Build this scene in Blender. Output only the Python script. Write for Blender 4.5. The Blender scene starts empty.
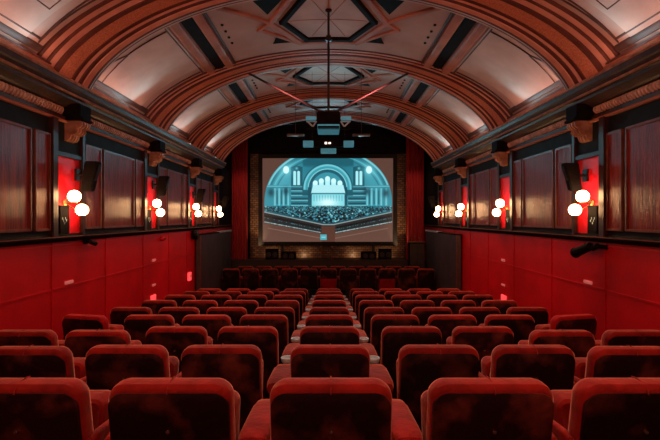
import bpy, bmesh, math, random
import numpy as np
from mathutils import Vector, Matrix
random.seed(7)
S = bpy.context.scene
COL = S.collection
E = 2.45            # eye height above the flat floor in front of the stage
F = 430.0
PI = math.pi

# ------------------------------------------------------------------ materials
def mat(name, c1, c2=None, rough=.6, metal=0., sheen=0., sheen_tint=(1,.4,.3), scale=8., stretch=(1,1,1),
        bump=0., bscale=None, spec=.5, emit=None, estr=0., rnd=0., coat=0., contrast=(.35,.65)):
    m = bpy.data.materials.new(name); m.use_nodes = True
    nt = m.node_tree; N = nt.nodes; L = nt.links
    b = N['Principled BSDF']
    tc = N.new('ShaderNodeTexCoord'); mp = N.new('ShaderNodeMapping'); mp.inputs['Scale'].default_value = stretch
    L.new(tc.outputs['Object'], mp.inputs['Vector'])
    n = N.new('ShaderNodeTexNoise'); n.inputs['Scale'].default_value = scale; n.inputs['Detail'].default_value = 5
    L.new(mp.outputs[0], n.inputs['Vector'])
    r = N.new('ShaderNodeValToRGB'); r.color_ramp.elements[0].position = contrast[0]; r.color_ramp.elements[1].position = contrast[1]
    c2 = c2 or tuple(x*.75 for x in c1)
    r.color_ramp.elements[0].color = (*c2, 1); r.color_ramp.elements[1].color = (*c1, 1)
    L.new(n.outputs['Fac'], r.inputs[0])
    out = r.outputs[0]
    if rnd:
        oi = N.new('ShaderNodeObjectInfo'); mr = N.new('ShaderNodeMapRange')
        mr.inputs['To Min'].default_value = 1-rnd; mr.inputs['To Max'].default_value = 1+rnd
        L.new(oi.outputs['Random'], mr.inputs['Value'])
        hs = N.new('ShaderNodeHueSaturation'); L.new(mr.outputs[0], hs.inputs['Value']); L.new(out, hs.inputs['Color']); out = hs.outputs[0]
        va = N.new('ShaderNodeVectorMath'); va.operation = 'SCALE'   # every copy gets its own patch of the wear pattern
        cb = N.new('ShaderNodeCombineXYZ')
        for q in range(3): L.new(oi.outputs['Random'], cb.inputs[q])
        L.new(cb.outputs[0], va.inputs[0]); va.inputs['Scale'].default_value = 37.
        L.new(va.outputs[0], mp.inputs['Location'])
    L.new(out, b.inputs['Base Color'])
    b.inputs['Roughness'].default_value = rough; b.inputs['Metallic'].default_value = metal
    b.inputs['Specular IOR Level'].default_value = spec
    b.inputs['Sheen Weight'].default_value = sheen; b.inputs['Sheen Tint'].default_value = (*sheen_tint, 1); b.inputs['Sheen Roughness'].default_value = .35
    b.inputs['Coat Weight'].default_value = coat; b.inputs['Coat Roughness'].default_value = .25
    if emit: b.inputs['Emission Color'].default_value = (*emit, 1); b.inputs['Emission Strength'].default_value = estr
    if bump:
        bn = n
        if bscale:
            bn = N.new('ShaderNodeTexNoise'); bn.inputs['Scale'].default_value = bscale; L.new(mp.outputs[0], bn.inputs['Vector'])
        bu = N.new('ShaderNodeBump'); bu.inputs['Strength'].default_value = bump; bu.inputs['Distance'].default_value = .02
        L.new(bn.outputs['Fac'], bu.inputs['Height']); L.new(bu.outputs[0], b.inputs['Normal'])
    return m

VT = (1, .24, .13)
M = dict(
 plaster = mat('ceiling plaster', (.52,.36,.30), (.44,.28,.23), rough=.7, scale=1.6, bump=.1, bscale=14),
 panelpl = mat('ceiling pale plaster', (.62,.50,.44), (.50,.38,.33), rough=.7, scale=2.2, bump=.1, bscale=12),
 rib     = mat('rib terracotta', (.50,.20,.12), (.36,.13,.075), rough=.62, scale=3, bump=.15, bscale=30),
 ribdark = mat('rib dark moulding', (.13,.040,.026), (.08,.024,.016), rough=.65, scale=4),
 cornice = mat('cornice bronze paint', (.07,.030,.020), (.022,.012,.009), rough=.42, scale=6, bump=.25, bscale=25),
 gold    = mat('cornice gilt', (.60,.34,.22), (.34,.15,.09), rough=.38, metal=.3, scale=10),
 post = mat('dark red brown pilaster', (.040,.010,.008), (.018,.006,.005), rough=.4, scale=9),
 gilt = mat('faded gilt ornament', (.80,.56,.42), (.5,.3,.2), rough=.5, scale=10),
 ribpink = mat('rib pink plaster', (.68,.36,.28), (.56,.26,.19), rough=.5, scale=3, bump=.08, bscale=20),
 ribband = mat('rib guilloche band', (.56,.23,.14), (.42,.15,.08), rough=.5, scale=60, bump=.35, bscale=45, contrast=(.4,.6)),
 frieze  = mat('frieze dark teal', (.012,.025,.026), (.007,.012,.013), rough=.7, spec=.2, scale=5),
 red     = mat('red wall paint', (.62,.004,.012), (.50,.003,.009), rough=.42, scale=2.5, bump=.08, bscale=18),
 wood    = mat('dark polished wood panel', (.27,.028,.010), (.09,.010,.005), rough=.30, scale=7, stretch=(6,6,.35), bump=.22, bscale=30, spec=.22),
 wooded  = mat('panel edge moulding', (.20,.07,.035), (.12,.04,.02), rough=.35, scale=9),
 black   = mat('black painted wood', (.010,.008,.008), (.005,.004,.004), rough=.75, spec=.08, scale=9),
 carpet  = mat('dark red carpet', (.07,.006,.008), (.03,.003,.004), rough=.95, scale=60, bump=.3),
 velvet  = mat('red seat velvet', (.36,.018,.010), (.20,.008,.005), rough=.7, sheen=1., sheen_tint=(1,.45,.30), scale=9, bump=.25, bscale=22, rnd=.25, spec=.2),
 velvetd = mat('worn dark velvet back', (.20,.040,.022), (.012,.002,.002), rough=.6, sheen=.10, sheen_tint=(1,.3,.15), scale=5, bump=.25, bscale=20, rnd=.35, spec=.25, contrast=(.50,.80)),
 velvetr = mat('bright red folded velvet', (.42,.008,.012), (.30,.004,.008), rough=.8, sheen=.5, sheen_tint=VT, scale=8, spec=.2),
 plastic = mat('black seat frame', (.02,.014,.013), (.010,.007,.007), rough=.5, scale=20),
 button  = mat('brass button', (.75,.55,.42), (.5,.35,.25), rough=.25, metal=.9, scale=20),
 pale    = mat('pale laminate', (.55,.78,.82), (.45,.66,.70), rough=.35, scale=12),
 globe   = mat('lit opal glass', (1,.9,.75), (1,.88,.7), rough=.3, scale=4, emit=(1,.55,.25), estr=28),
 brass   = mat('aged brass', (.35,.2,.08), (.2,.1,.04), rough=.35, metal=.8, scale=15),
 metal   = mat('dark steel', (.03,.022,.02), (.015,.012,.012), rough=.4, metal=.4, scale=15),
 bar     = mat('brown painted steel', (.10,.06,.04), (.06,.035,.025), rough=.5, scale=10),
 cyan    = mat('casing with painted cyan glow', (.12,.50,.60), (.08,.40,.5), rough=.4, scale=9, emit=(.05,.30,.40), estr=.35),  # reflected screen light painted in as cyan base and weak emission
 led     = mat('white indicator', (1,.9,.8), (1,.85,.7), rough=.4, scale=9, emit=(1,.75,.6), estr=2.),
 curtain = mat('red stage curtain', (.34,.008,.012), (.2,.004,.007), rough=.85, sheen=.4, sheen_tint=VT, scale=5, stretch=(6,6,.5)),
 partition= mat('dark grey partition', (.07,.072,.068), (.045,.046,.044), rough=.55, scale=3),
 pink    = mat('lit red diffuser', (1,.2,.2), (1,.15,.15), rough=.4, scale=5, emit=(1,.07,.08), estr=.9),
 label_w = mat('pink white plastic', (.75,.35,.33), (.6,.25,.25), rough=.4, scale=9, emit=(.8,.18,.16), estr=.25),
 stage   = mat('dark stage boards', (.035,.014,.010), (.02,.008,.006), rough=.5, scale=5, stretch=(.5,6,1)),
 screenf = mat('black screen surround', (.008,.008,.008), (.005,.005,.005), rough=.8, scale=9),
 line    = mat('thin dark moulding', (.09,.045,.035), (.06,.03,.025), rough=.5, scale=9),
)

# brick wall behind the screen
def brick_mat():
    m = bpy.data.materials.new('stage brick wall'); m.use_nodes = True
    nt = m.node_tree; N = nt.nodes; L = nt.links; b = N['Principled BSDF']
    tc = N.new('ShaderNodeTexCoord'); mp = N.new('ShaderNodeMapping'); mp.inputs['Rotation'].default_value = (PI/2,0,0)
    br = N.new('ShaderNodeTexBrick'); L.new(tc.outputs['Object'], mp.inputs[0]); L.new(mp.outputs[0], br.inputs['Vector'])
    br.inputs['Scale'].default_value = 3.2; br.inputs['Color1'].default_value = (.26,.13,.055,1); br.inputs['Color2'].default_value = (.09,.04,.02,1)
    br.inputs['Mortar'].default_value = (.01,.006,.005,1); br.inputs['Mortar Size'].default_value = .03
    L.new(br.outputs['Color'], b.inputs['Base Color']); b.inputs['Roughness'].default_value = .45
    return m
M['brick'] = brick_mat()

# ------------------------------------------------------------------ helpers
class MB:
    def __init__(s): s.v = []; s.f = []
    def add(s, vs, fs):
        o = len(s.v); s.v += [tuple(v) for v in vs]; s.f += [tuple(i+o for i in f) for f in fs]; return s
    def box(s, x0,x1,y0,y1,z0,z1):
        vs = [(x,y,z) for x in (x0,x1) for y in (y0,y1) for z in (z0,z1)]
        return s.add(vs, [(0,1,3,2),(4,6,7,5),(0,4,5,1),(2,3,7,6),(0,2,6,4),(1,5,7,3)])
    def grid(s, rows, closed=False, cap=False):
        n = len(rows[0]); vs = [p for r in rows for p in r]; fs = []
        for i in range(len(rows)-1):
            for j in range(n if closed else n-1):
                k = (j+1) % n
                fs.append((i*n+j, i*n+k, (i+1)*n+k, (i+1)*n+j))
        if cap:
            fs.append(tuple(range(n))[::-1]); fs.append(tuple((len(rows)-1)*n+j for j in range(n)))
        return s.add(vs, fs)
    def tube(s, p, q, r, n=10, r2=None):
        p = Vector(p); q = Vector(q); d = (q-p).normalized(); a = d.orthogonal().normalized(); b = d.cross(a); r2 = r if r2 is None else r2
        R = [[tuple(c + rr*(a*math.cos(2*PI*k/n) + b*math.sin(2*PI*k/n))) for k in range(n)] for c, rr in ((p,r),(q,r2))]
        return s.grid(R, True, True)
    def lathe(s, prof, c=(0,0,0), axis='z', n=24):     # prof: (radius, height)
        rows = []
        for r, h in prof:
            row = []
            for k in range(n):
                u, v = r*math.cos(2*PI*k/n), r*math.sin(2*PI*k/n)
                row.append({'z':(c[0]+u,c[1]+v,c[2]+h),'y':(c[0]+u,c[1]+h,c[2]+v),'x':(c[0]+h,c[1]+u,c[2]+v)}[axis])
            rows.append(row)
        return s.grid(rows, True, True)
    def build(s, name, m, parent=None, smooth=False, bevel=0.):
        me = bpy.data.meshes.new(name); me.from_pydata(s.v, [], s.f)
        bm = bmesh.new(); bm.from_mesh(me); bmesh.ops.remove_doubles(bm, verts=bm.verts, dist=1e-5)
        if bevel: bmesh.ops.bevel(bm, geom=bm.edges[:], offset=bevel, segments=2, affect='EDGES', clamp_overlap=True)
        bmesh.ops.recalc_face_normals(bm, faces=bm.faces); bm.to_mesh(me); bm.free()
        if smooth:
            for p in me.polygons: p.use_smooth = True
            me.set_sharp_from_angle(angle=math.radians(42))
        me.materials.append(M[m]); o = bpy.data.objects.new(name, me); COL.objects.link(o)
        if parent is not None: o.parent = parent
        return o

def tag(o, label=None, cat=None, group=None, kind=None):
    if label: o['label'] = label
    if cat: o['category'] = cat
    if group: o['group'] = group
    if kind: o['kind'] = kind
    return o
def empty(name, loc, label, cat, group=None, rz=0.):
    o = bpy.data.objects.new(name, None); COL.objects.link(o); o.location = loc; o.rotation_euler = (0,0,rz); o.empty_display_size = .1
    return tag(o, label, cat, group)
def dup(root, loc, label, group=None, rz=0., skip=0):
    r = root.copy(); COL.objects.link(r); r.location = loc; r.rotation_euler = (0,0,rz); r['label'] = label
    if group: r['group'] = group
    for ch in list(root.children):
        if skip and ch.name.split('.')[0] in ('armrest','side_panel') and (sum(v.co.x for v in ch.data.vertices)>0)==(skip>0): continue
        c = ch.copy(); COL.objects.link(c); c.parent = r
        for g in list(ch.children):
            d = g.copy(); COL.objects.link(d); d.parent = c
    return r
WORD = ['zeroth','first','second','third','fourth','fifth','sixth','seventh','eighth','ninth','tenth','eleventh']

# ------------------------------------------------------------------ floor
TOPD = [(1.72,.672),(2.67,.812),(3.56,.916),(4.45,1.018),(5.34,1.123),(6.23,1.205),(7.12,1.285),(8.0,1.375),(8.9,1.475)]
SH = .92
def row_floor(i): return E - TOPD[i][1] - SH
mb = MB(); prof = [(-2.6, row_floor(0)+.12), (1.55, row_floor(0)+.12), (1.55, row_floor(0))]
for i in range(9):
    y = TOPD[i][0]; nx = row_floor(i+1) if i < 8 else 0.
    prof += [(y+.62, row_floor(i)), (y+.62, nx)]
prof += [(15.6, 0.)]
mb.grid([[(x,y,z) for y,z in prof] for x in (-3.6,-1.2,1.2,3.6)])
tag(mb.build('floor','carpet'), 'dark red carpeted floor stepping down to the stage','floor',kind='structure')

# ------------------------------------------------------------------ side walls
XW = 3.4
PY = [0.8, 3.2, 5.6, 8.2, 10.62, 12.85]          # pilaster centres (matching the arches)
WEND = 15.45
for s, side in ((-1,'left'),(1,'right')):
    def bx(mb, a0,a1,y0,y1,z0,z1):
        x = sorted((s*(XW-a0), s*(XW-a1))); return mb.box(x[0],x[1],y0,y1,z0+E,z1+E)
    mb = MB(); bx(mb,-.2,0,-2.6,WEND,-2.6,1.6)
    wall = tag(mb.build('wall_'+side,'red'), 'red painted %s side wall with dark panelling above the rail'%side, 'wall', kind='structure')
    # dark backing of the upper zone
    mb = MB()
    for i in range(len(PY)):
        y0 = (PY[i-1]+.28) if i else -2.6; y1 = PY[i]-.28
        bx(mb,0,.015,y0,y1,-.24,1.3)
    bx(mb,0,.015,PY[-1]+.28,WEND-.6,-.24,1.3)
    for p in PY: bx(mb,0,.015,p-.28,p+.28,.80,1.3)
    mb.build('upper_backing','frieze',wall)
    # black posts around the niches and rails
    for p in PY:
        mb = MB(); bx(mb,0,.07,p-.40,p-.29,-.24,1.24); bx(mb,0,.05,p+.26,p+.33,-.24,1.24); bx(mb,0,.04,p-.29,p+.26,.78,.84)
        mb.build('pilaster','post',wall,bevel=.008)
        mb = MB(); bx(mb,0,.03,p-.20,p+.0,-.20,.16); mb.build('niche_board','black',wall,bevel=.005)
        mb = MB(); 
        for k in range(5): bx(mb,.03,.036,p-.16+.02*k,p-.15+.02*k,-.02-.03*(k%3),.01-.03*(k%3))
        mb.build('notice','pale',wall)
    # ledge / rail
    mb = MB()
    rp = [(0,-.30),(.05,-.30),(.07,-.27),(.09,-.26),(.09,-.235),(.04,-.225),(.03,-.20),(0,-.20)]
    mb.grid([[(s*(XW-a),y,z+E) for a,z in rp] for y in (-2.5,11.2,WEND-.6)], True, True)
    mb.build('chair_rail','black',wall)
    mb = MB(); bx(mb,.086,.096,-2.5,WEND-.6,-.243,-.232); mb.build('rail_edge','wooded',wall)
    # wood panels
    def panel(y0,y1,z0=-.15,z1=1.02):
        mb = MB(); bx(mb,.015,.035,y0+.02,y1-.02,z0+.02,z1-.02); pn = mb.build('wall_panel','wood',wall,bevel=.006)
        mb = MB(); w=.028
        bx(mb,.015,.05,y0,y0+w,z0,z1); bx(mb,.015,.05,y1-w,y1,z0,z1); bx(mb,.015,.05,y0+w,y1-w,z0,z0+w); bx(mb,.015,.05,y0+w,y1-w,z1-w,z1)
        mb.build('panel_moulding','wooded',pn,bevel=.006)
    for i in range(1,len(PY)):
        a, b = PY[i-1]+.34, PY[i]-.40
        w = (b-a); n = .23*w
        panel(a, a+n); panel(a+n+.05, b-n+.06*w-.05); panel(b-n+.06*w, b)
    # lower wall framing
    mb = MB(); bx(mb,0,.012,-2.5,10.9,-.90,-.875); bx(mb,0,.012,-2.5,10.9,-.36,-.34)
    for p in PY[:-1]:
        for q in (-.32,.95):
            bx(mb,0,.012,p+q-.012,p+q+.012,-2.4,-.30)
    mb.build('dado_moulding','red',wall,bevel=.003)
    mb = MB(); bx(mb,0,.03,2.5,10.9,-2.45,-2.3); mb.build('baseboard_'+side,'black',wall)

# ------------------------------------------------------------------ cornices
for s, side, no in ((-1,'left',1),(1,'right',2)):
    def sweep(mb, prof, y0, y1, step=None):
        mb.grid([[(s*x,y,z+E) for x,z in prof] for y in (y0,y1)], True, True); return mb
    Y0, Y1 = -2.6, 13.0
    main = sweep(MB(), [(3.42,1.24),(3.36,1.25),(3.35,1.29),(3.38,1.30),(3.38,1.41),(3.33,1.42),(3.30,1.44),(3.24,1.46),(3.20,1.47),(3.20,1.50),(3.16,1.53),(3.13,1.57),(3.10,1.58),(3.10,1.66),(3.13,1.67),(3.16,1.665),(3.62,1.665),(3.62,1.56),(3.42,1.54)], Y0, Y1).build('trim_%d'%no,'cornice')
    tag(main, 'bronze painted cornice with bead moulding running along the %s wall under the vault'%side, 'cornice', kind='structure')
    sweep(MB(), [(3.42,1.215),(3.345,1.22),(3.335,1.235),(3.345,1.25),(3.42,1.255)], Y0, Y1).build('lower_fillet','rib',main)
    sweep(MB(), [(3.095,1.635),(3.085,1.65),(3.095,1.668),(3.12,1.672),(3.13,1.66)], Y0, Y1).build('gilt_edge','gold',main)
    sweep(MB(), [(3.155,1.515),(3.145,1.53),(3.155,1.545),(3.2,1.54),(3.2,1.52)], Y0, Y1).build('gilt_bead','gold',main)
    sweep(MB(), [(3.22,1.66),(3.22,1.72),(3.24,1.735),(3.27,1.735),(3.28,1.75)]+[(3.62,1.75),(3.62,1.66)], Y0, Y1).build('pale_plinth','panelpl',main)
    sweep(MB(), [(3.29,1.75),(3.30,1.76),(3.37,1.83),(3.385,1.87),(3.62,1.87),(3.62,1.75)], Y0, Y1).build('salmon_cove','ribband',main)
    sweep(MB(), [(3.375,1.865),(3.365,1.885),(3.39,1.90),(3.62,1.90),(3.62,1.865)], Y0, Y1).build('dark_line','ribdark',main)
    # egg and dart teeth
    mb = MB(); y = 1.2
    while y < 12.6:
        if min(abs(y-p) for p in PY) > .14:
            for (zz,w,x0) in ((1.405,.022,3.325),(1.36,.03,3.335),(1.315,.016,3.35)):
                pass
            mb.grid([[(s*x,yy,z+E) for x,z in ((3.385,1.405),(3.345,1.40),(3.335,1.37),(3.345,1.34),(3.365,1.315),(3.385,1.31))] for yy in (y-.013,y+.013)], True, True)
        y += .052
    mb.build('egg_and_dart','gilt',main)
    # corbels
    for p in PY[1:]:
        mb = MB(); pr = []
        for (x,z) in ((3.42,1.25),(3.17,1.25),(3.15,1.23),(3.15,1.19),(3.18,1.16),(3.21,1.15),(3.20,1.12),(3.22,1.09),(3.26,1.07),(3.29,1.07),(3.30,1.03),(3.32,1.0),(3.36,.99),(3.42,.99)): pr.append((x,z))
        for (o,w) in ((-.085,.022),(-.035,.028),(.02,.028),(.07,.022)):
            mb.grid([[(s*(x+(.012 if abs(o)>.08 else 0)),yy,z+E) for x,z in pr] for yy in (p+o-w/2+.01,p+o+w/2+.01)], True, True)
        mb.grid([[(s*(x+.03),yy,z+E) for x,z in pr] for yy in (p-.08,p+.075)], True, True)
        cb = mb.build('corbel','gold',main,bevel=.004)
        mb = MB(); mb.box(*sorted((s*3.42,s*3.13)),p-.12,p+.12,1.25+E,1.285+E); mb.box(*sorted((s*3.42,s*3.16)),p-.13,p+.13,1.285+E,1.46+E)
        mb.build('corbel_block','black',cb,bevel=.008)

# ------------------------------------------------------------------ vaulted ceiling and ribs
def arc(t, th):          # t=0 the vault skin, t=1 the inner edge of a rib
    a = 3.60*(1-t)+3.22*t; z0 = 1.55*(1-t)+1.50*t; b = 1.60*(1-t)+1.50*t
    sn = max(math.sin(th),0.)
    return (a*math.cos(th), z0 + b*sn**1.2)
NTH = 64
TH = [PI*k/NTH for k in range(NTH+1)]
def vault_z(x, off=0.):
    u = max(1-(x/3.60)**2, 0.); return 1.55+1.60*u**.6 - off
mb = MB(); ys = [-2.6+i*(13.2+2.6)/8 for i in range(9)]
mb.grid([[ (arc(0,th)[0], y, arc(0,th)[1]+E) for th in TH] for y in ys])
mb.grid([[ (arc(-.3,th)[0], y, arc(-.3,th)[1]+E) for th in TH] for y in (-2.6,13.2)])
ceiling = tag(mb.build('ceiling','plaster',smooth=True), 'salmon plaster barrel vault over the hall','ceiling',kind='structure')
RIBY = [3.25, 5.64, 8.40, 10.80, 12.95]
RSC = [.84,.92,.62,.62,.62]
SEC = [(-.62,-.15),(-.62,.08),(-.60,.11),(-.50,.13),(-.49,.20),(-.47,.23),(-.39,.27),(-.37,.36),(-.355,.40),(-.335,.41),(-.19,.62),(-.175,.68),(-.155,.70),(-.12,.80),(-.09,.83),(-.075,.93),(-.03,.96),(.0,1.),(.03,1.),(.045,.96),(.08,.96),(.09,.90),(.13,.90),(.13,.84),(.16,.82),(.16,-.15)]
BANDS = [('ribdark',[(-.635,-.1),(-.635,.09),(-.60,.125),(-.595,.05)]),('ribdark',[(-.505,.10),(-.51,.19),(-.485,.24),(-.475,.20)]),
 ('ribdark',[(-.39,.24),(-.395,.36),(-.345,.43),(-.335,.38)]),('ribband',[(-.335,.40),(-.335,.425),(-.19,.645),(-.18,.60)]),
 ('ribdark',[(-.19,.60),(-.195,.70),(-.15,.725),(-.15,.66)]),('ribdark',[(-.12,.76),(-.12,.86),(-.085,.90),(-.07,.90),(-.07,.80)]),
 ('ribdark',[(.0,.95),(.0,1.02),(.028,1.02),(.03,.95)]),('ribdark',[(.078,.92),(.078,.975),(.095,.975),(.095,.85)])]
tn = 3
for i, ry in enumerate(RIBY):
    fs = lambda d: d*RSC[i] if d<0 else d
    rows = [[(arc(t,th)[0], ry+fs(dy), arc(t,th)[1]+E) for th in TH[1:-1]] for dy,t in SEC]
    o = MB().grid(rows).build('trim_%d'%tn,'ribpink',smooth=True); tn += 1
    nm = ['nearest moulded terracotta arch overhead, mostly above the view','second moulded terracotta arch rib from the camera, its crown cut off by the picture top','moulded terracotta arch rib behind the ceiling rosette, crown fully in view','fourth moulded terracotta arch rib across the vault, beyond the hanging projector','last moulded terracotta arch rib framing the dark stage'][i]
    tag(o, nm, 'arch rib', kind='structure')
    for mname,sec in BANDS:
        MB().grid([[(arc(t,th)[0], ry+fs(dy), arc(t,th)[1]+E) for th in TH[1:-1]] for dy,t in sec]).build('dark_fillet' if mname=='ribdark' else 'guilloche_band',mname,o,smooth=True)
    MB().grid([[(arc(t,th)[0], ry+dy, arc(t,th)[1]+E) for th in TH[1:-1]] for dy,t in ((.035,.94),(.04,.985),(.075,.975),(.08,.92))]).build('soffit_band','panelpl',o,smooth=True)  # pale strips added so the far soffit edge reads lighter
    MB().grid([[(arc(t,th)[0], ry+dy, arc(t,th)[1]+E) for th in TH[1:-1]] for dy,t in ((.10,.88),(.102,.935),(.145,.92),(.15,.85))]).build('soffit_band','panelpl',o,smooth=True)
    # rib foot block resting on the cornice
    for s in (-1,1):
        mb = MB(); mb.box(*sorted((s*3.15,s*3.5)),ry-.40,ry+.14,1.66+E,1.70+E); mb.box(*sorted((s*3.17,s*3.5)),ry-.38,ry+.12,1.70+E,1.72+E)
        mb.build('rib_foot','ribpink',o,bevel=.01)

def strip(mb, pts, w, th, y_off=0., closed=False, lift=0.):
    """ribbon of moulding following the vault: pts are plan points (x,y)"""
    P = []
    n = len(pts) if closed else len(pts)-1
    for i in range(n):
        a = Vector(pts[i]); b = Vector(pts[(i+1)%len(pts)]); d = (b-a); L = d.length; d.normalize(); q = Vector((-d.y,d.x))
        k = max(1,int(L/.12)); rows = []
        for j in range(k+1):
            c = a + d*(-w*.4 + (L+w*.8)*j/k)
            row = []
            for (o, hh) in ((-w/2,-.01),(-w/2,th*.7),(-w*.3,th),(w*.3,th),(w/2,th*.7),(w/2,-.01)):
                p = c+q*o; row.append((p.x, p.y+y_off, vault_z(p.x, hh+lift)+E))
            rows.append(row)
        mb.grid(rows, True, True)
    return mb
def plate(mb, pts, y_off, th, n=8):
    c = sum((Vector(p) for p in pts), Vector((0,0)))/len(pts)
    rows = []
    for k in range(n+1):
        rows.append([( (c.x+(p[0]-c.x)*k/n), c.y+(p[1]-c.y)*k/n+y_off, vault_z(c.x+(p[0]-c.x)*k/n, th)+E) for p in pts])
    return mb.grid(rows, True)
def sub(pts, m=6):
    out = []
    for i in range(len(pts)):
        a, b = pts[i], pts[(i+1)%len(pts)]
        out += [(a[0]+(b[0]-a[0])*j/m, a[1]+(b[1]-a[1])*j/m) for j in range(m)]
    return out
for bi in range(-1,4):
    # bay between rib bi and rib bi+1 ; reference bay is 5.82 .. 7.60
    if bi < 0: b0, b1 = .95, 2.6
    else: b0, b1 = RIBY[bi]+.14, RIBY[bi+1]-.64*RSC[bi+1] if bi+1 < len(RIBY) else 13.1
    if bi >= 3: b0, b1 = RIBY[3]+.14, RIBY[4]-.64*RSC[4]
    sc = (b1-(.22 if bi>=0 else 0)-b0)/1.78
    yf = lambda y: b0 + (y-5.82)*sc
    T = lambda L: [(x, yf(y)) for x,y in L]
    hexa = T([(.30,6.02),(.72,6.72),(.38,7.36),(-.38,7.36),(-.72,6.72),(-.30,6.02)])
    hexo = T([(.42,5.90),(.92,6.72),(.50,7.50),(-.50,7.50),(-.92,6.72),(-.42,5.90)])
    strip(MB(), hexa, .10, .05, closed=True).build('rosette_frame','black',ceiling)
    strip(MB(), hexo, .10, .035, closed=True).build('rosette_band','rib',ceiling)
    plate(MB(), sub(T([(.26,6.06),(.66,6.72),(.35,7.30),(-.35,7.30),(-.66,6.72),(-.26,6.06)])), 0, .012).build('rosette_field','panelpl',ceiling,smooth=True)
    mb = MB()
    for a, b in (((.28,6.1),(-.28,7.25)),((-.28,6.1),(.28,7.25)),((0,6.05),(0,7.3)),((-.6,6.72),(.6,6.72))): strip(mb, T([a,b]), .012, .018)
    mb.build('rosette_lines','rib',ceiling)
    for s in (-1,1):
        strip(MB(), T([(s*.92,6.72),(s*1.12,6.88),(s*.5,7.52)]), .07, .035).build('star_band','rib',ceiling)
        strip(MB(), T([(s*.92,6.72),(s*1.10,6.52),(s*1.55,6.05),(s*1.2,5.88)]), .07, .035).build('star_band','rib',ceiling)
        plate(MB(), sub(T([(s*.60,7.43),(s*.98,7.40),(s*.86,7.10)])), 0, .02).build('dark_recess','black',ceiling)
        plate(MB(), sub(T([(s*.58,6.0),(s*1.1,5.95),(s*.92,6.45)])), 0, .02).build('dark_recess','black',ceiling)
        # longitudinal slotted beam
        cx = 2.02
        strip(MB(), [(s*(cx+.17),b0-.05),(s*(cx+.17),b1+.05)], .13, .05).build('slot_beam','rib',ceiling)
        strip(MB(), [(s*(cx-.17),b0-.05),(s*(cx-.17),b1+.05)], .13, .05).build('slot_beam','rib',ceiling)
        strip(MB(), [(s*cx,b0-.05),(s*cx,b1+.05)], .16, .025).build('slot','black',ceiling)
        strip(MB(), [(s*(cx-.27),b0-.05),(s*(cx-.27),b1+.05)], .03, .03).build('slot_edge','line',ceiling)
        # pale side fields
        pts = T([(s*2.32,5.86),(s*3.50,5.86),(s*3.50,7.56),(s*2.32,7.56)])
        rows = [[(s*(2.30+1.24*k/14), y, vault_z(2.30+1.24*k/14,.012)+E) for k in range(15)] for y in (yf(5.88),yf(7.54))]
        MB().grid(rows).build('side_field','panelpl',ceiling,smooth=True)
        strip(MB(), [(s*3.38,b0+.02),(s*3.38,b1-.02)], .05, .03).build('spring_line','line',ceiling)
        strip(MB(), [(s*3.34,b1-.09),(s*2.36,b1-.09)] , .012, .02).build('field_line','line',ceiling)
        if bi < 1:
            strip(MB(), [(s*3.31,b0+.1),(s*3.31,b1-.10),(s*2.5,b1-.16)], .012, .02).build('field_line','line',ceiling)
            strip(MB(), [(s*3.05,b0+.1),(s*3.05,b1-.35),(s*2.6,b1-.40)], .010, .02).build('field_line','line',ceiling)
        else:
            strip(MB(), [(s*2.35,b0+.42),(s*2.93,b0+.48),(s*3.2,b0+.36),(s*3.38,b0+.24)], .022, .025).build('field_arc','line',ceiling)
            strip(MB(), [(s*2.93,b0+.50),(s*3.38,b0+.60)], .014, .022).build('field_tie','line',ceiling)
        strip(MB(), [(s*2.33,b0+.02),(s*2.33,b1-.02)], .02, .02).build('field_line','line',ceiling)
        mb = MB()
        for k in range(4): 
            px, py = s*1.62, yf(6.5+.2*k); mb.lathe([(.022,-.02),(.022,.0)], (px,py,vault_z(px,.0)+E), n=8)
        mb.build('vent_holes','black',ceiling)

# ------------------------------------------------------------------ rear wall, stage house
tag(MB().box(-3.6,3.6,-2.8,-2.6,-.2,6.2).build('wall_rear','red'),'red rear wall behind the camera','wall',kind='structure')
mb = MB().box(-3.6,3.6,15.45,15.65,-.2,5.9); wf = tag(mb.build('wall_front','brick'),'dark brick end wall behind the cinema screen','wall',kind='structure')
mb = MB().box(-3.6,3.6,13.15,15.65,3.12+E,3.25+E)
for k in range(6): mb.box(-3.3,3.3,13.4+.35*k,13.46+.35*k,3.0+E,3.12+E)
tag(mb.build('trim_%d'%tn,'black'),'black slatted ceiling above the stage','stage ceiling',kind='structure'); tn += 1
for s in (-1,1):    # dark linings of the stage house and spandrels
    mb = MB(); mb.box(*sorted((s*3.38,s*3.5)),13.02,15.45,-.2+E,3.2+E)
    tag(mb.build('trim_%d'%tn,'black'),'black lining of the %s side of the stage'%('left' if s<0 else 'right'),'stage lining',kind='structure'); tn += 1
# spandrel closing the vault end
mb = MB(); mb.grid([[(arc(0,th)[0],13.1,arc(0,th)[1]+E) for th in TH],[(arc(0,th)[0]*1.02,13.1,3.3+E) for th in TH]])
tag(mb.build('trim_%d'%tn,'black'),'black spandrel closing the far end of the vault','spandrel',kind='structure'); tn += 1
STZ = E-1.42
mb = MB(); mb.box(-3.35,3.35,14.62,15.44,0,STZ-.04); mb.box(-3.37,3.37,14.58,15.44,STZ-.04,STZ)
tag(mb.build('stage_platform','stage'),'low dark timber stage platform in front of the brick wall','stage')

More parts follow.
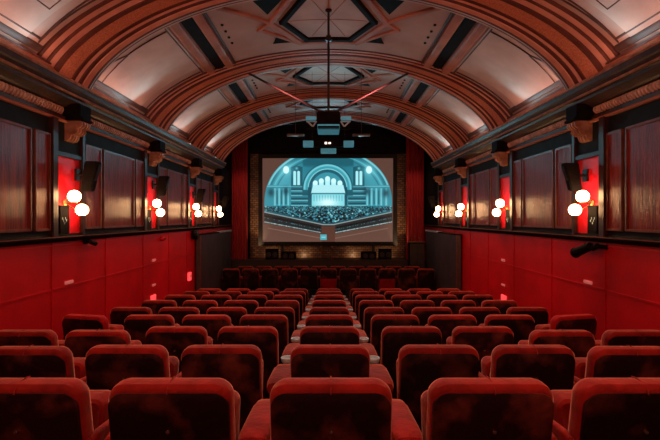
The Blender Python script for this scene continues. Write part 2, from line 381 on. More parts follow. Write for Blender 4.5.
# ------------------------------------------------------------------ screen with picture
def paint():
    W, H = 385, 250
    yy, xx = np.mgrid[0:H,0:W].astype(float)
    x = 22+608*(xx+.5)/W; y = 25+390*(yy+.5)/H        # the picture is laid out on a 608 by 390 sheet
    u = x-328; au = np.abs(u)
    img = np.zeros((H,W,3)); img[:] = (84,58,50)
    img += (np.clip((y-300)/110,0,1)*10)[...,None]*np.array([1,.75,.6])
    def blend(mask, c):
        mk = np.clip(mask,0,1)[...,None]; img[:] = img*(1-mk)+np.array(c)*mk
    g = lambda d,w: np.exp(-(d/w)**2)
    sm = lambda d,w=2.: np.clip(.5+d/w,0,1)
    r = (au/297)**2.15+(np.maximum(235-y,0)/252)**2.15
    ins = sm((1-r)*150)*sm(337-au*.21-y)
    blend(ins,(30,112,128))
    blend(ins*g(x-110,85)*(y<170)*.7,(84,176,192)); blend(ins*g(x-545,85)*(y<170)*.6,(78,170,186))
    blend(ins*sm(62-y,14)*sm(118-au,10)*.85,(16,84,98))
    for k,(rr,c,w) in enumerate(((.86,(24,96,110),.022),(.78,(110,200,212),.02),(.70,(20,84,98),.018))): blend(ins*g(r-rr,w)*(y<165)*.6,c)
    blend(ins*g(r-.955,.028)*.85,(132,204,212)); blend(ins*g(r-.90,.014)*.6,(14,60,70))
    # side galleries
    blend(ins*sm(y-150)*sm(248-y)*(au>85),(44,134,150))
    for cx in (80,100,120,142,510,530,552,575,598): blend(ins*g(x-cx,4.5)*sm(y-165)*sm(246-y)*.75,(140,214,222))
    for cx in (90,111,131,520,541,563): blend(ins*g(x-cx,3)*sm(y-175)*sm(240-y)*.6,(12,58,70))
    for cx in (196,462):
        blend(ins*(np.abs(x-cx)<42)*sm(y-158)*sm(246-y)*.75,(26,96,112))
        for cy in (168,190,213,236): blend(ins*(np.abs(x-cx)<40)*g(y-cy-2,3.5)*.8,(8,44,56)); blend(ins*(np.abs(x-cx)<42)*g(y-cy-9,3)*.75,(126,204,214))
    for cx,cy in ((131,178),(507,180),(62,185),(596,188)): blend(ins*g(np.hypot((x-cx),(y-cy)*.8),15)*.8,(10,52,64))
    for cy in (156,):
        blend(ins*g(y-cy,2.5)*(au>110)*.6,(150,214,220))
    # windows with dark surrounds
    for cx in (181,471):
        blend(ins*(np.abs(x-cx)<27)*sm(y-58-np.abs(x-cx)*.3)*sm(156-y)*.7,(12,66,80))
        for q in (-9,9):
            d = np.abs(x-cx-q); top = 84+np.where(d<8,8-np.sqrt(np.maximum(64-d*d,0)),0)
            blend(ins*sm(6.5-d)*sm(y-top)*sm(150-y),(160,228,234))
        blend(ins*g(np.hypot(x-cx,(y-72)),6)*.8,(120,206,216))
    for cx in (132,518):
        blend(ins*g(np.hypot(x-cx,y-79),30)*.6,(120,210,220)); blend(ins*sm(14-np.hypot(x-cx,(y-79)*.8),5),(206,248,250))
    # great arch over the organ
    e = np.sqrt((x-325)**2+((np.minimum(y,165)-165)*1.0)**2)
    blend(ins*sm(118-e)*sm(200-y)*.9,(18,84,98)); blend(ins*sm(112-e)*sm(172-y),(104,190,202)); blend(ins*sm(103-e)*sm(172-y),(52,148,164))
    blend(ins*sm(92-e)*sm(172-y),(132,206,214)); blend(ins*sm(88-e)*sm(176-y),(22,88,104)); blend(ins*sm(74-e)*sm(176-y),(50,140,156))
    blend(ins*(np.abs(np.abs(x-325)-84)<8)*sm(y-160)*sm(246-y),(16,76,90))
    for k,cx in enumerate((268,296,325,353,382)):
        t = 128-10*(2-abs(k-2)); blend(ins*sm(11.5-np.abs(x-cx))*sm(y-t-12)*sm(160-y),(170,232,238)); blend(ins*sm(11.5-np.hypot(x-cx,y-t-12)),(196,242,246))
    for cx in (282,310,339,368): blend(ins*g(x-cx,2.6)*sm(y-138)*sm(152-y)*.8,(20,90,106))
    blend(ins*sm(79-au+np.clip(185-y,0,40)*-.25)*sm(y-150)*sm(188-y),(168,226,232))
    blend(ins*g(y-190,3)*(au<82)*.8,(40,116,130))
    blend(ins*sm(76-au)*sm(y-193)*sm(250-y),(120,206,216))
    for cx in np.arange(262,396,13): blend(ins*g(x-cx,2)*sm(y-198)*sm(226-y)*.55,(36,120,138))
    blend(ins*g(np.hypot((x-325)*.55,(y-232)*1.1),26)*.9,(220,250,250))
    # audience fanning out from the platform
    f0 = 246+au*.02; dep = np.clip((y-f0)/84,0,1)
    aud = ins*sm(y-f0,4); blend(aud*(.35+.55*dep),(12,50,62))
    rng = np.random.RandomState(5)
    for k in range(1900):
        t = rng.rand()**1.15; px = 328+(rng.rand()*2-1)*300; py = 248+t*84
        if py > 333-abs(px-328)*.21-5: continue
        c = rng.rand(); col = (3,18,24) if c<.66 else ((64,150,166) if c<.92 else (150,214,220))
        rr = 1.8+2.6*t; blend(np.clip(rr+.6-np.hypot((x-px)*.75,y-py),0,1)*aud*.85,col)
    for k in range(-8,9): blend(aud*g(u-k*(14+(y-246)*.95)*.9,2.2)*.45*(1-dep*.6),(130,206,214))
    # balcony front with its people
    v1 = 335-np.maximum(au-25,0)*.215; v2 = 378-np.maximum(au-25,0)*.19
    wid = au<298; gap = au>32
    blend(sm(y-v1,2)*sm(v2-y,2)*gap*wid*.92,(22,34,38)); blend(sm(y-v1,2)*sm(v1+9-y,2)*wid*.7,(40,30,28))
    for k in range(60):
        sx = 36+k*4.4; 
        for sg in (-1,1):
            px = 328+sg*sx; a = 335-(sx-25)*.215+17; b = 378-(sx-25)*.19-4
            blend(np.clip(4.2-np.hypot(x-px-rng.rand()*2,(y-a)*.8),0,1)*wid*gap*(k%2),(3,9,12))
            blend(np.clip(3.0-np.hypot(x-px,y-b),0,1)*wid*gap*(.5+.5*rng.rand()),(164,190,190))
            if rng.rand()<.5: blend(np.clip(2.6-np.hypot(x-px,y-a-9),0,1)*wid*gap*.8,(70,130,138))
    blend(g(y-v1,2.6)*wid*.9,(146,176,178))
    blend(g(y-v2-22,1.6)*gap*(au<280)*.5,(168,140,128))
    blend((au<32)*sm(y-345)*.5,(70,36,28))
    blend(sm(15-np.abs(x-306))*sm(13-np.abs(y-394)),(70,160,172)); blend((np.abs(x-306)<9)*(np.abs(y-394)<2)*.8,(150,210,214))
    return np.clip(img,0,255)/255.
IMG = paint(); IH, IW, _ = IMG.shape
lin = np.where(IMG<=.04045, IMG/12.92, ((IMG+.055)/1.055)**2.4)
SX0,SX1,SZ0,SZ1,SY = -2.31,2.26,-.83+E,2.09+E,15.05
scr = empty('cinema_screen',((SX0+SX1)/2,SY,SZ0),'large cinema screen showing a blue tinted concert hall full of people','screen')
xs = np.linspace(SX0,SX1,IW+1)-(SX0+SX1)/2; zs = np.linspace(SZ1,SZ0,IH+1)-SZ0
vx, vz = np.meshgrid(xs,zs); V = np.stack([vx.ravel(),np.zeros(vx.size),vz.ravel()],1)
ii, jj = np.meshgrid(np.arange(IH),np.arange(IW),indexing='ij'); a = (ii*(IW+1)+jj).ravel()
FA = np.stack([a,a+IW+1,a+IW+2,a+1],1)
me = bpy.data.meshes.new('picture'); me.from_pydata(V.tolist(),[],FA.tolist())
ca = me.color_attributes.new('pic','FLOAT_COLOR','CORNER')
cc = np.ones((IH*IW,4,4),dtype=np.float32); cc[:,:,:3] = lin.reshape(-1,1,3); ca.data.foreach_set('color',cc.ravel())
pm = bpy.data.materials.new('projected picture'); pm.use_nodes = True; N = pm.node_tree.nodes; b = N['Principled BSDF']
at = N.new('ShaderNodeVertexColor'); at.layer_name = 'pic'
pm.node_tree.links.new(at.outputs[0],b.inputs['Emission Color']); b.inputs['Emission Strength'].default_value = 1.15
b.inputs['Base Color'].default_value = (.05,.05,.05,1); b.inputs['Roughness'].default_value = .8
me.materials.append(pm); o = bpy.data.objects.new('picture',me); COL.objects.link(o); o.parent = scr
hw, hh = (SX1-SX0)/2, SZ1-SZ0
mb = MB(); t=.14
mb.box(-hw-t,-hw,-.05,.06,-t,hh+t); mb.box(hw,hw+t,-.05,.06,-t,hh+t); mb.box(-hw,hw,-.05,.06,-t,0); mb.box(-hw,hw,-.05,.06,hh,hh+t)
mb.box(-hw-t,hw+t,.02,.06,-t,hh+t)
mb.build('screen_frame','screenf',scr,bevel=.01)
for s in (-1,1):
    mb = MB(); mb.box(s*1.6-.05,s*1.6+.05,.06,.14,STZ-SZ0,hh); mb.build('support_post','metal',scr)
# black masking flats beside the screen
for s in (-1,1):
    mb = MB(); xa = s*2.80; xb = s*3.05; mb.box(*sorted((xa,xb)),15.25,15.35,STZ,E+3.0)
    tag(mb.build('masking_flat','black',bevel=.01),'tall black masking flat between the screen and the %s curtain'%('left' if s<0 else 'right'),'masking')
mb = MB(); mb.box(-2.9,2.9,15.12,15.2,E+2.27,E+3.0); mb.box(-2.9,2.9,15.08,15.12,E+2.30,E+2.36)
tag(mb.build('pelmet','black'),'black pelmet board hanging above the screen','pelmet')

# curtains
def curtain(x0,x1,lab,y=14.85):
    n = 60; rows = []
    for k in range(13):
        z = STZ + (E+2.9-STZ)*k/12; row = []
        for j in range(n+1):
            u = j/n; ph = u*(x1-x0)*2*PI/.105
            row.append((x0+(x1-x0)*u, y+.045*math.sin(ph)*(1-.15*k/12)+.012*math.sin(ph*.37+k*.3), z))
        rows.append(row)
    c = MB().grid(rows).build('stage_curtain','curtain',smooth=True); tag(c,lab,'curtain')
    for p in c.data.polygons: p.use_smooth = True
curtain(-3.34,-2.80,'red pleated stage curtain hanging left of the screen')
curtain(2.68,3.28,'red pleated stage curtain hanging right of the screen')

# partitions at the front corners
for s in (-1,1):
    sd = 'left' if s<0 else 'right'
    r = empty('partition',(s*3.36,10.9,0),'dark grey waist-high partition with pale capping at the %s front corner'%sd,'partition')
    mb = MB(); mb.box(*sorted((0,-s*.10)),0,3.5,0,E-.44); mb.build('panel','partition',r,bevel=.006)
    mb = MB(); mb.box(*sorted((0.02*s,-s*.12)),0,1.9,E-.44,E-.41); mb.build('dark_cap','black',r,bevel=.004)
    mb = MB(); mb.box(*sorted((0.02*s,-s*.13)),1.9,3.5,E-.44,E-.395); mb.build('pale_cap','pale',r,bevel=.004)
    mb = MB(); mb.box(*sorted((-s*.09,-s*.115)),.0,.05,0,E-.44); mb.build('edge_strip','wooded',r)

# cabinet with brass things on the right of the stage
r = empty('cabinet',(2.95,14.42,0),'small dark cabinet standing under the right curtain','cabinet')
mb = MB(); mb.box(-.26,.26,-.12,.12,.05,E-.82); mb.box(-.24,.24,-.10,.10,0,.05); mb.build('carcass','black',r,bevel=.01)
mb = MB(); mb.box(-.29,.29,-.14,.14,E-.82,E-.79); mb.build('top','wooded',r,bevel=.006)
mb = MB(); mb.box(-.24,-.005,-.135,-.12,.1,E-.86); mb.box(.005,.24,-.135,-.12,.1,E-.86); mb.build('door','stage',r,bevel=.004)
for k,(dx,h,lb) in enumerate(((-.17,.10,'short brass candle holder at the left of the cabinet top'),(-.05,.19,'tall brass candle holder on the cabinet top'),(.11,.13,'middling brass candle holder at the right of the cabinet top'))):
    mb = MB(); mb.lathe([(.035,0),(.035,.01),(.01,.02),(.01,h-.03),(.028,h-.02),(.03,h)],(2.95+dx,14.42,E-.79),n=14); tag(mb.build('candle_holder','brass',smooth=True),lb,'candle holder')
# stage monitors
for s in (-1,1):
    sd = 'left' if s<0 else 'right'
    for k,(dx,w,h) in enumerate(((1.95,.44,.36),(1.38,.52,.26))):
        r = empty('stage_speaker',(s*dx,14.85,STZ),('upright' if k==0 else 'low wide')+' black loudspeaker on the stage below the %s half of the screen'%sd,'loudspeaker','loudspeakers on the stage')
        mb = MB(); mb.grid([[(-w/2,-.12,0),(w/2,-.12,0),(w/2,.12,0),(-w/2,.12,0)],[(-w/2,-.06,h),(w/2,-.06,h),(w/2,.10,h),(-w/2,.10,h)]],True,True); mb.build('cabinet_body','black',r,bevel=.01)
        mb = MB()
        for q in (-.11,.11): mb.lathe([(.085,-.125),(.085,-.108),(.06,-.10),(.02,-.09)],(q,.01,h*.45),'y',16)
        mb.build('driver','metal',r,smooth=True)
for dx in (-.25,.12):
    mb = MB(); mb.lathe([(.05,0),(.05,.02),(.012,.03),(.012,.34),(.03,.35),(.045,.40),(.03,.45)],(dx,14.8,STZ),n=12)
    tag(mb.build('stage_lamp','brass',smooth=True),'small brass lamp on the stage %s the middle below the screen'%('just left of' if dx<0 else 'just right of'),'lamp')

# ------------------------------------------------------------------ seats
def rrect(w, z0, z1, r, rb=.03, inset=0., n=8):
    """outline in xz, centred on x"""
    pts = []; w2 = w/2-inset; z0 += inset; z1 -= inset; r = max(r-inset,.008); rb = max(rb-inset,.006)
    for cx,cz,rr,a0 in ((w2-rb,z0+rb,rb,-PI/2),(w2-r,z1-r,r,0),(-w2+r,z1-r,r,PI/2),(-w2+rb,z0+rb,rb,PI)):
        for k in range(n+1):
            a = a0+PI/2*k/n; pts.append((cx+rr*math.cos(a), cz+rr*math.sin(a)))
    return pts
def slab(w,z0,z1,r,layers,yf,rb=.03,m='velvet',name='x',parent=None,crown=0.):
    """layers: (y offset, inset). yf(z) gives the lean"""
    rows = []
    for (dy, ins) in layers:
        rows.append([(x, yf(z)+dy, z + (crown*(1-(2*x/w)**2) if z>z1-.12 else 0)) for x,z in rrect(w,z0,z1,r,rb,ins)])
    return MB().grid(rows, True, True).build(name, m, parent, smooth=True)
lean = lambda z: (SH-z)*.16
def make_seat(front_red=False):
    root = empty('cinema_chair',(0,0,0),'seat','chair')
    W = .505
    slab(W,.34,SH,.070,[(.03,.14),(.008,.10),(.0,.05),(.004,.02),(.018,.004),(.04,0),(.07,0),(.095,.006),(.112,.025),(.12,.06),(.125,.12)],lean,name='backrest',m='velvet',parent=root,crown=.008)
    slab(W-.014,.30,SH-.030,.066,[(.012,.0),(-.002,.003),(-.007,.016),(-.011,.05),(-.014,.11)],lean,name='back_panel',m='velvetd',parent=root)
    if front_red: slab(W-.03,.30,SH-.30,.02,[(-.004,.0),(-.022,.002),(-.026,.012),(-.027,.05)],lean,name='lower_panel',m='velvetr',parent=root)
    # piping seam on top
    mb = MB(); pts = []
    for k in range(9):
        a = PI*k/8*.62; pts.append((0,.07-.07*math.cos(a)-.001, SH-.035+.042*math.sin(a)))
    for p,q in zip(pts[:-1],pts[1:]): mb.tube(p,q,.0025,6)
    mb.build('seam','velvet',root)
    mb = MB()
    for xk in ((0.,),): mb.lathe([(.0075,-.024),(.009,-.018),(.009,-.010)],(0,lean(SH-.19),SH-.19),'y',10)
    mb.build('button','button',root,smooth=True)
    # tip-up cushion, folded up
    slab(W-.06,.33,.755,.05,[(.0,.06),(-.02,.02),(-.012,.005),(.02,0),(.07,0),(.10,.006),(.125,.03),(.13,.08)],lambda z: .215+(z-.33)*.18,rb=.04,name='seat_cushion',m='velvet',parent=root)
    mb = MB(); mb.box(-.2,.2,.14,.36,.27,.32); mb.box(-.03,.03,.2,.3,.0,.28); mb.build('seat_base','plastic',root,bevel=.006)
    return root
def arm(root, cx, w, holder=False):
    mb = MB(); rows = []
    for y,z,sc in ((.06,.66,.7),(.07,.675,.9),(.12,.685,1.),(.30,.67,1),(.45,.655,1),(.52,.645,.9),(.54,.625,.6)):
        rows.append([(cx+w*sc/2*math.copysign(abs(math.cos(2*PI*k/16))**.6,math.cos(2*PI*k/16)), y, z-.03+.035*math.copysign(abs(math.sin(2*PI*k/16))**.7,math.sin(2*PI*k/16))) for k in range(16)])
    a = mb.grid(rows,True,True).build('armrest','velvet',root,smooth=True)
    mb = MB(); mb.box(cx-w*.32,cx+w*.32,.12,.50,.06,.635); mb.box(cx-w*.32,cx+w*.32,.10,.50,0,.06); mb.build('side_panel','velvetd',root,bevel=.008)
    if holder:
        mb = MB(); mb.lathe([(.03,-.04),(.046,-.02),(.050,0),(.050,.008),(.040,.008),(.036,-.01),(.02,-.015)],(cx-.01*(1 if cx>0 else -1),.59,.668),n=20); mb.build('cup_holder','pale',a,smooth=True)
seatA = make_seat(); arm(seatA,.271,.036); arm(seatA,-.271,.036)
seatC = make_seat(); arm(seatC,.335,.150,True); arm(seatC,-.335,.150,True)
seatF = make_seat(); arm(seatF,.325,.135); arm(seatF,-.325,.135)
seatR = make_seat(True); arm(seatR,.271,.036); arm(seatR,-.271,.036)
usedA = usedC = usedR = False
colX = [0,.688,1.288,1.888,2.488]
for i,(y,D) in enumerate(TOPD):
    nc = 2 if i==0 else 3 if i==1 else 4
    grp = 'red velvet seats in the raked rows'
    for c in range(-nc,nc+1):
        x = math.copysign(colX[abs(c)],c) if c else 0.
        if i==0: x *= (1,.955,.985)[abs(c)]
        x += .010
        if i>=5 and abs(c)==4: pass
        dy = -.05*(abs(c)/4)**2 if i in (1,2) and abs(c)>=3 else 0.
        if i==2 and abs(c)>=3: dy = -.12
        rowtxt = 'nearest row' if i==0 else (WORD[i+1]+' row from the camera' if i<8 else 'last row before cross aisle')
        side = 'left' if c<0 else 'right'
        if c==0: lab = 'red velvet chair in the centre column, %s'%rowtxt
        else: lab = 'red velvet chair %s %s of centre column, %s'%({1:'immediately',2:'second',3:'third',4:'fourth'}[abs(c)],side,rowtxt)
        z = row_floor(i); rz = 0.; red_back = False
        if i==3 and abs(c)==4: red_back = True; rz = .22*(1 if c>0 else -1); x *= 1.035; z += 0.
        jit = 0 if i==0 else (random.random()-.5)*.015
        if c==0:
            if i == 0: o = seatF
            else: o = seatC if not usedC else dup(seatC,(0,0,0),lab); usedC = True
        else:
            if abs(c)==1: o = dup(seatA,(0,0,0),lab,skip=-c)
            else: o = seatA if not usedA else dup(seatA,(0,0,0),lab); usedA = True
        if red_back:
            for ch in o.children:
                if ch.name.startswith('backrest'): ch.data = ch.data.copy(); ch.data.materials[0] = M['velvetr']
        o.location = (x,y+dy,z); o.rotation_euler = (0,0,rz+jit); o['label'] = lab; o['group'] = grp; o['category'] = 'chair'
# front block
FR = [-2.93,-2.35,-1.77,-1.18,-.59,0,.59,1.18,1.77,2.35,2.93]
for r_,(y,zz) in enumerate(((12.9,0.),(13.6,.0))):
    for k,x in enumerate(FR):
        red = (r_==0 and k in (5,8))
        x2 = x+.3 if r_ else x
        if r_ and k==10: continue
        where = '%s seat from the left'%WORD[k+1] if k<10 else 'rightmost seat'
        lab = '%s chair, %s, %s row of block below screen'%('red panelled' if red else 'dark red', where, 'nearer' if r_==0 else 'front')
        if red: o = seatR if not usedR else dup(seatR,(0,0,0),lab); usedR = True
        else: o = dup(seatA,(0,0,0),lab)
        o.location = (x2,y,zz); o.rotation_euler = (0,0,0); o['label'] = lab; o['group'] = 'seats in the block below the screen'; o['category'] = 'chair'

# ------------------------------------------------------------------ wall sconces
def sconce(s):
    r = empty('wall_sconce',(0,0,0),'x','wall lamp')
    mb = MB(); mb.lathe([(.055,0),(.055,-.012),(.03,-.025)],(0,0,0),'x',20)
    if s<0: mb.v = [(-x,y,z) for x,y,z in mb.v]
    mb.build('backplate','brass',r,smooth=True)
    for (dy,dz) in ((-.085,.085),(.085,-.085)):
        mb = MB(); e = Vector((-s*.17,dy,dz)); pts = [Vector((0,0,0)),Vector((-s*.07,dy*.3,dz*.3-.03)),Vector((-s*.14,dy*.8,dz*.7-.05)),e]
        for p,q in zip(pts[:-1],pts[1:]): mb.tube(p,q,.009,8)
        mb.lathe([(.03,-.085),(.035,-.07),(.03,-.06)],tuple(e),'z',14)
        a = mb.build('arm','brass',r,smooth=True)
        mb = MB(); R=.077; mb.lathe([(max(R*math.sin(PI*k/14),.0005),-R*math.cos(PI*k/14)) for k in range(15)],tuple(e),'z',24)
        mb.build('globe','globe',a,smooth=True)
    return r
near = ['nearest pilaster','second pilaster','third pilaster','farthest pilaster']
pil = [5.55,8.18,10.58,12.75]
for s in (-1,1):
    base = sconce(s); sd = 'left' if s<0 else 'right'
    for k,p in enumerate(pil):
        nm = (near[k] if k<4 else 'pilaster beside the camera, just outside the view')
        lab = 'pair of glowing white globes on brass arms, %s of the %s wall'%(nm,sd)
        o = base if k==0 else dup(base,(0,0,0),lab)
        o.location = (s*XW,p,E+.19); o['label'] = lab; o['group'] = 'globe wall lamps'

# ------------------------------------------------------------------ wall speakers
def wspeaker(s,y,z,h,lab):
    r = empty('wall_speaker',(s*XW,y,E+z),lab,'loudspeaker','loudspeakers high on the side walls')
    sp = MB(); w=.14; d=.14
    rows = []
    for k,(zz,dd) in enumerate(((-h/2,.13),(h/2,.18))):
        off = .16 + (.07 if k else 0)
        rows.append([(-s*(off-dd/2),-w/2,zz),(-s*(off+dd/2),-w/2+.02,zz),(-s*(off+dd/2),w/2-.02,zz),(-s*(off-dd/2),w/2,zz)])
    sp.grid(rows,True,True); sp.build('speaker_box','black',r,bevel=.012)
    mb = MB(); mb.tube((0,0,.02),(-s*.12,0,.02),.018); mb.box(*sorted((0,-s*.03)),-.05,.05,-.06,.10); mb.build('bracket','metal',r,bevel=.004)
    mb = MB(); f = -s*.262
    mb.grid([[(-s*.228,-w/2+.04,-h/2+.04),(-s*.228,w/2-.04,-h/2+.04)],[(-s*.325,-w/2+.04,h/2-.04),(-s*.325,w/2-.04,h/2-.04)]]); mb.build('grille','metal',r)
wspeaker(-1,5.80,.56,.40,'black tilted loudspeaker on the left wall above the nearest globe lamp')
wspeaker(-1,8.32,.62,.38,'black tilted loudspeaker on the left wall by the second globe lamp')
wspeaker(-1,10.78,.56,.34,'black tilted loudspeaker on the left wall by the third globe lamp')
wspeaker(-1,13.3,.50,.36,'black loudspeaker on the left wall nearest the stage')
wspeaker(1,5.66,.54,.36,'black tilted loudspeaker on the right wall above the nearest globe lamp')
wspeaker(1,13.3,.50,.36,'black loudspeaker on the right wall nearest the stage')
# spotlight / camera on right wall
r = empty('wall_spotlight',(XW,5.47,E-.36),'black spotlight on a bracket below the rail of the right wall','spotlight')
mb = MB(); mb.box(-.03,0,-.25,.2,-.02,.03); mb.tube((-.02,0,0),(-.14,0,-.02),.014); mb.build('bracket','black',r,bevel=.004)
mb = MB(); mb.tube((-.14,-.12,.01),(-.17,.14,-.09),.05,16,.062); mb.tube((-.17,.14,-.09),(-.172,.16,-.097),.068,16); mb.build('lamp_housing','black',r,smooth=True)
mb = MB(); mb.tube((-.1,-.2,.02),(-.1,-.1,-.02),.035,12); mb.build('gear_box','black',r)
r = empty('wall_spotlight',(-XW,6.0,E-.33),'small black spotlight under the rail of the left wall','spotlight')
mb = MB(); mb.box(0,.03,-.06,.06,-.03,.03); mb.tube((.03,0,0),(.10,0,-.01),.012); mb.build('bracket','black',r)
mb = MB(); mb.tube((.10,-.05,0),(.11,.07,-.03),.028,14,.034); mb.build('lamp_housing','black',r,smooth=True)
r = empty('round_speaker',(-XW,10.7,E-.42),'round black fitting on the left red wall below the rail','loudspeaker')
mb = MB(); mb.lathe([(.10,0),(.115,.05),(.12,.12),(.10,.15)],(0,0,0),'x',24); mb.build('housing','black',r,smooth=True)
mb = MB(); mb.lathe([(.09,.15),(.05,.162),(.01,.165)],(0,0,0),'x',24); mb.build('cone','metal',r,smooth=True)
r = empty('sensor',(-XW,8.72,E-.42),'small red and black wall sensor below the second left globe lamp','sensor')
mb = MB(); mb.lathe([(.05,0),(.05,.05),(.03,.08)],(0,0,0),'x',16); mb.build('housing','red',r,smooth=True)
mb = MB(); mb.lathe([(.024,.08),(.01,.095)],(0,0,0),'x',12); mb.build('lens','black',r,smooth=True)
r = empty('fire_alarm',(-XW,10.45,E-1.42),'small pinkish red alarm box low on the left wall','alarm')
mb = MB(); mb.box(0,.05,-.09,.09,-.10,.10); mb.build('case','pink',r,bevel=.01)
mb = MB(); mb.box(.05,.056,-.05,.05,-.02,.05); mb.build('cover','label_w',r)
# labels and step lights
def plate_at(s,y,z,w,h,lab,m='label_w',name='wall_plate',cat='wall plate'):
    r = empty(name,(s*XW,y,E+z),lab,cat)
    mb = MB(); mb.box(*sorted((0,-s*.018)),-w/2,w/2,-h/2,h/2); mb.build('body',m,r,bevel=.004)
    mb = MB(); mb.box(*sorted((-s*.018,-s*.026)),-w/2+.012,w/2-.012,-h/2+.01,h/2-.01); mb.build('face',m,r)
for s in (-1,1):
    sd = 'left' if s<0 else 'right'
    plate_at(s,5.62,-.84,.17,.045,'small pale pink plate on the red %s wall below the nearest globe lamp'%sd)
    plate_at(s,8.35,-.82,.15,.05,'small pale pink plate on the red %s wall, upper one below the second globe lamp'%sd)
    plate_at(s,8.35,-1.30,.15,.04,'small pale pink plate on the red %s wall, lower one below the second globe lamp'%sd)
    plate_at(s,8.32,-1.60,.22,.22,'glowing pink step light low on the %s wall beside the far seats'%sd,'pink','step_light','step light')

# ------------------------------------------------------------------ hanging gear
r = empty('projector',(0,6.6,E+1.5),'black projector hung on a long pole from the vault, with painted cyan glow','projector')
zt = vault_z(0)-1.5
mb = MB(); mb.tube((0,-.12,.06),(0,-.12,zt),.018,12); mb.lathe([(.05,0),(.05,-.03),(.02,-.05)],(0,-.12,zt),'z',16); mb.build('pole','metal',r)
mb = MB(); mb.box(-.035,.035,-.16,-.08,1.16,1.24); mb.box(-.06,.06,-.13,-.11,1.18,1.2); mb.build('pole_clamp','metal',r,bevel=.004)
mb = MB(); mb.box(-.175,.175,-.18,.22,-.17,.10); mb.build('housing','black',r,bevel=.015)
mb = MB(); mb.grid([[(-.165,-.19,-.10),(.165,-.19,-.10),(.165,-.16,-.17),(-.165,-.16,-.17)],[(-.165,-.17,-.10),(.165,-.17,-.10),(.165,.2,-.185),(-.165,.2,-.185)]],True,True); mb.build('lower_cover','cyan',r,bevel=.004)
for s in (-1,1):
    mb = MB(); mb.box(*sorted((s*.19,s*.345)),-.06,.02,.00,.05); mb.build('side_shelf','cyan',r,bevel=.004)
    mb = MB(); mb.tube((s*.32,0,-.02),(s*.24,0,-.10),.012); mb.tube((s*.24,0,-.10),(s*.19,0,-.02),.012); mb.tube((s*.16,0,-.02),(s*.34,0,-.02),.010); mb.build('side_bracket','pale',r)
mb = MB(); mb.box(-.34,.34,-.01,.06,-.135,-.10); mb.build('cross_bar','black',r,bevel=.004)
mb = MB(); mb.lathe([(.05,.22),(.055,.27),(.045,.28)],(.08,0,-.04),'y',18); mb.build('lens','black',r,smooth=True)
mb = MB()
for k in range(7): mb.box(-.20+.05*k+(.02 if k>3 else 0),-.17+.05*k+(.02 if k>3 else 0),-.15,.12,.10,.115+.012*(k%2))
mb.build('top_clamp','bar',r)
for s in (-1,1):
    mb = MB(); mb.tube((s*.05,.02,.10),(s*1.53,1.70,arc(1,math.acos(1.53/3.22))[1]-1.5),.022,8)
    mb.build('brace_bar','metal',r)
r = empty('light_rig',(0,9.2,E+1.5),'black hanging light rig with two boxes in painted cyan light above the screen','light rig')
mb = MB(); mb.box(-.64,.64,-.03,.03,-.035,.0); mb.box(-.45,.45,-.06,.06,0.02,.17); mb.build('bar','black',r,bevel=.006)
for s in (-1,1):
    mb = MB(); mb.tube((s*.35,0,.17),(s*.35,0,vault_z(.35)-1.5),.003); mb.build('hanger','metal',r)
    mb = MB(); mb.box(s*.43-.11,s*.43+.11,-.09,.05,.015,.14); mb.build('painted_glow_box','cyan',r,bevel=.006)
mb = MB(); mb.box(-.165,.165,-.07,.05,-.12,-.02); mb.build('painted_glow_box','cyan',r,bevel=.006)
MB().box(-.08,-.03,-.09,-.06,.07,.11).build('indicator','led',r); MB().box(.0,.05,-.09,-.06,.075,.105).build('indicator','led',r)
for s in (-1,1):
    mb = MB(); mb.box(s*.69-.18,s*.69+.18,8.97,9.03,E+1.715,E+1.76)
    mb.tube((s*.69,9.0,E+1.75),(s*.69,9.0,E+vault_z(.69,.03)),.006,6)
    tag(mb.build('batten_lamp','bar',bevel=.003),'pale brown batten hanging %s of the projector'%('left' if s<0 else 'right'),'batten')
# vault slots hold no fittings, only added fill lamps
# ------------------------------------------------------------------ lights
def area(name,loc,rot,sx,sy,e,c,spread=180):
    l = bpy.data.lights.new(name,'AREA'); l.shape='RECTANGLE'; l.size=sx; l.size_y=sy; l.energy=e; l.color=c; l.spread=math.radians(spread)
    o = bpy.data.objects.new(name,l); COL.objects.link(o); o.location=loc; o.rotation_euler=rot; return o
def spot(name,loc,target,e,c,ang=60,rad=.04,blend=.8):
    l = bpy.data.lights.new(name,'SPOT'); l.energy=e; l.color=c; l.spot_size=math.radians(ang); l.spot_blend=blend; l.shadow_soft_size=rad
    o = bpy.data.objects.new(name,l); COL.objects.link(o); o.location=loc; d=Vector(target)-Vector(loc); o.rotation_euler=d.to_track_quat('-Z','Y').to_euler(); return o
# cove strips lying in the trough behind the cornice lip, shining up the vault
ylist = [(-1.2,1.6),(1.75,1.5),(4.3,1.7),(6.8,1.7),(9.25,1.6),(11.6,1.4)]
for s in (-1,1):
    for k,(yc,ln) in enumerate(ylist):
        area('cove_light',(s*3.185,yc,E+1.68),(0,PI+s*math.radians(24),0),.045,ln,4.,(1,.42,.28))
        spot('cove_cool',(s*3.10,yc+ln*.40,E+1.74),(s*3.0,yc-ln*.1,E+2.4),8.,(.50,.90,1.),120,.01)
# added fill: ceiling wash behind the camera, unseen spots lighting the seats
area('rear_fill',(0,-.8,E+1.2),(math.radians(133),0,0),3.5,.6,140,(1,.40,.27))
for yk in (3.0,5.45,8.0,10.4):
    for s in (-1,1):
        spot('seat_fill',(s*2.02,yk-.9,E+vault_z(2.02)-.05),(s*1.75,yk-2.6,.9),150,(1,.50,.36),76,.01)
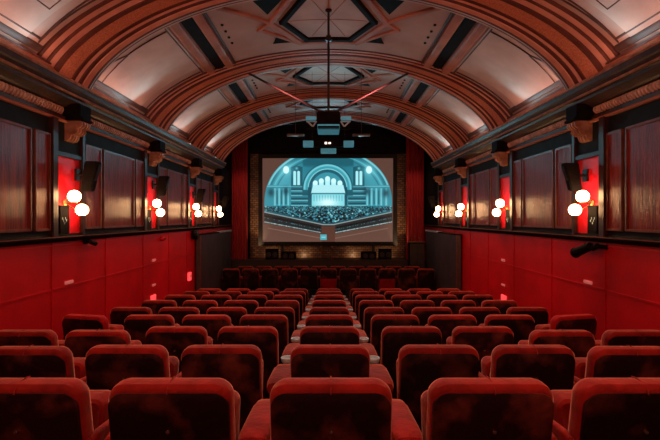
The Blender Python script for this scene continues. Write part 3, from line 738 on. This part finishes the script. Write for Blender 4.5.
# added unseen spots boosting the cool light of the screen
for s in (-1,0,1):
    spot('screen_fill',(s*1.4,14.3,E+2.7),(s*.3,6.0,E+1.8),38,(.35,.85,1),70,.15)
for s in (-1,1):
    for yk in (3.0,5.45,8.0,10.4):
        spot('wall_fill',(-s*2.02,yk-.6,E+vault_z(2.02)-.06),(s*3.4,yk+.2,E-1.0),(50,110,220,280)[(3.0,5.45,8.0,10.4).index(yk)],(1,.16,.14),50,.01)  # added unseen red lamps that brighten the lower walls
    spot('curtain_fill',(s*2.6,13.3,E+2.4),(s*3.0,14.8,E+.4),70,(1,.45,.35),60,.05)  # extra unseen lamp added to brighten the curtain
    for q in (.9,2.05): spot('brick_fill',(s*q,15.1,STZ+.05),(s*q,15.45,STZ+.25),5,(1,.6,.3),140,.0)  # added fill lamps, kept invisible, that bring out the brickwork
    spot('brick_fill',(s*2.45,14.7,STZ+.1),(s*2.55,15.45,E+.6),60,(1,.6,.3),60,.0)
spot('rib_fill',(0,14.75,E+2.15),(0,9.0,E+2.95),120,(.35,.85,1),70,.01)  # extra lamp added so the far rib edges turn cyan
spot('soffit_fill',(0,9.12,E+1.74),(0,8.2,E+3.1),26,(.35,.85,1),150,.0)  # added unseen cyan lamps for the arch soffit, no fitting of the rig
for s in (-1,1): spot('soffit_fill',(s*.6,9.12,E+1.6),(s*2.2,8.4,E+2.6),16,(.40,.85,1),100,.0)
w = bpy.data.worlds.new('world'); S.world = w; w.use_nodes = True
w.node_tree.nodes['Background'].inputs[0].default_value = (.02,.01,.01,1); w.node_tree.nodes['Background'].inputs[1].default_value = .3

# ------------------------------------------------------------------ camera
cam = bpy.data.cameras.new('camera'); co = bpy.data.objects.new('camera',cam); COL.objects.link(co)
co.location = (0,0,E); co.rotation_euler = (PI/2,0,0); cam.sensor_width = 36; cam.lens = F/660*36
cam.shift_x = 1.5/660; cam.shift_y = -2/660; cam.clip_start = .05
S.camera = co
S.view_settings.view_transform = 'Standard'; S.view_settings.look = 'None'; S.view_settings.exposure = 0.
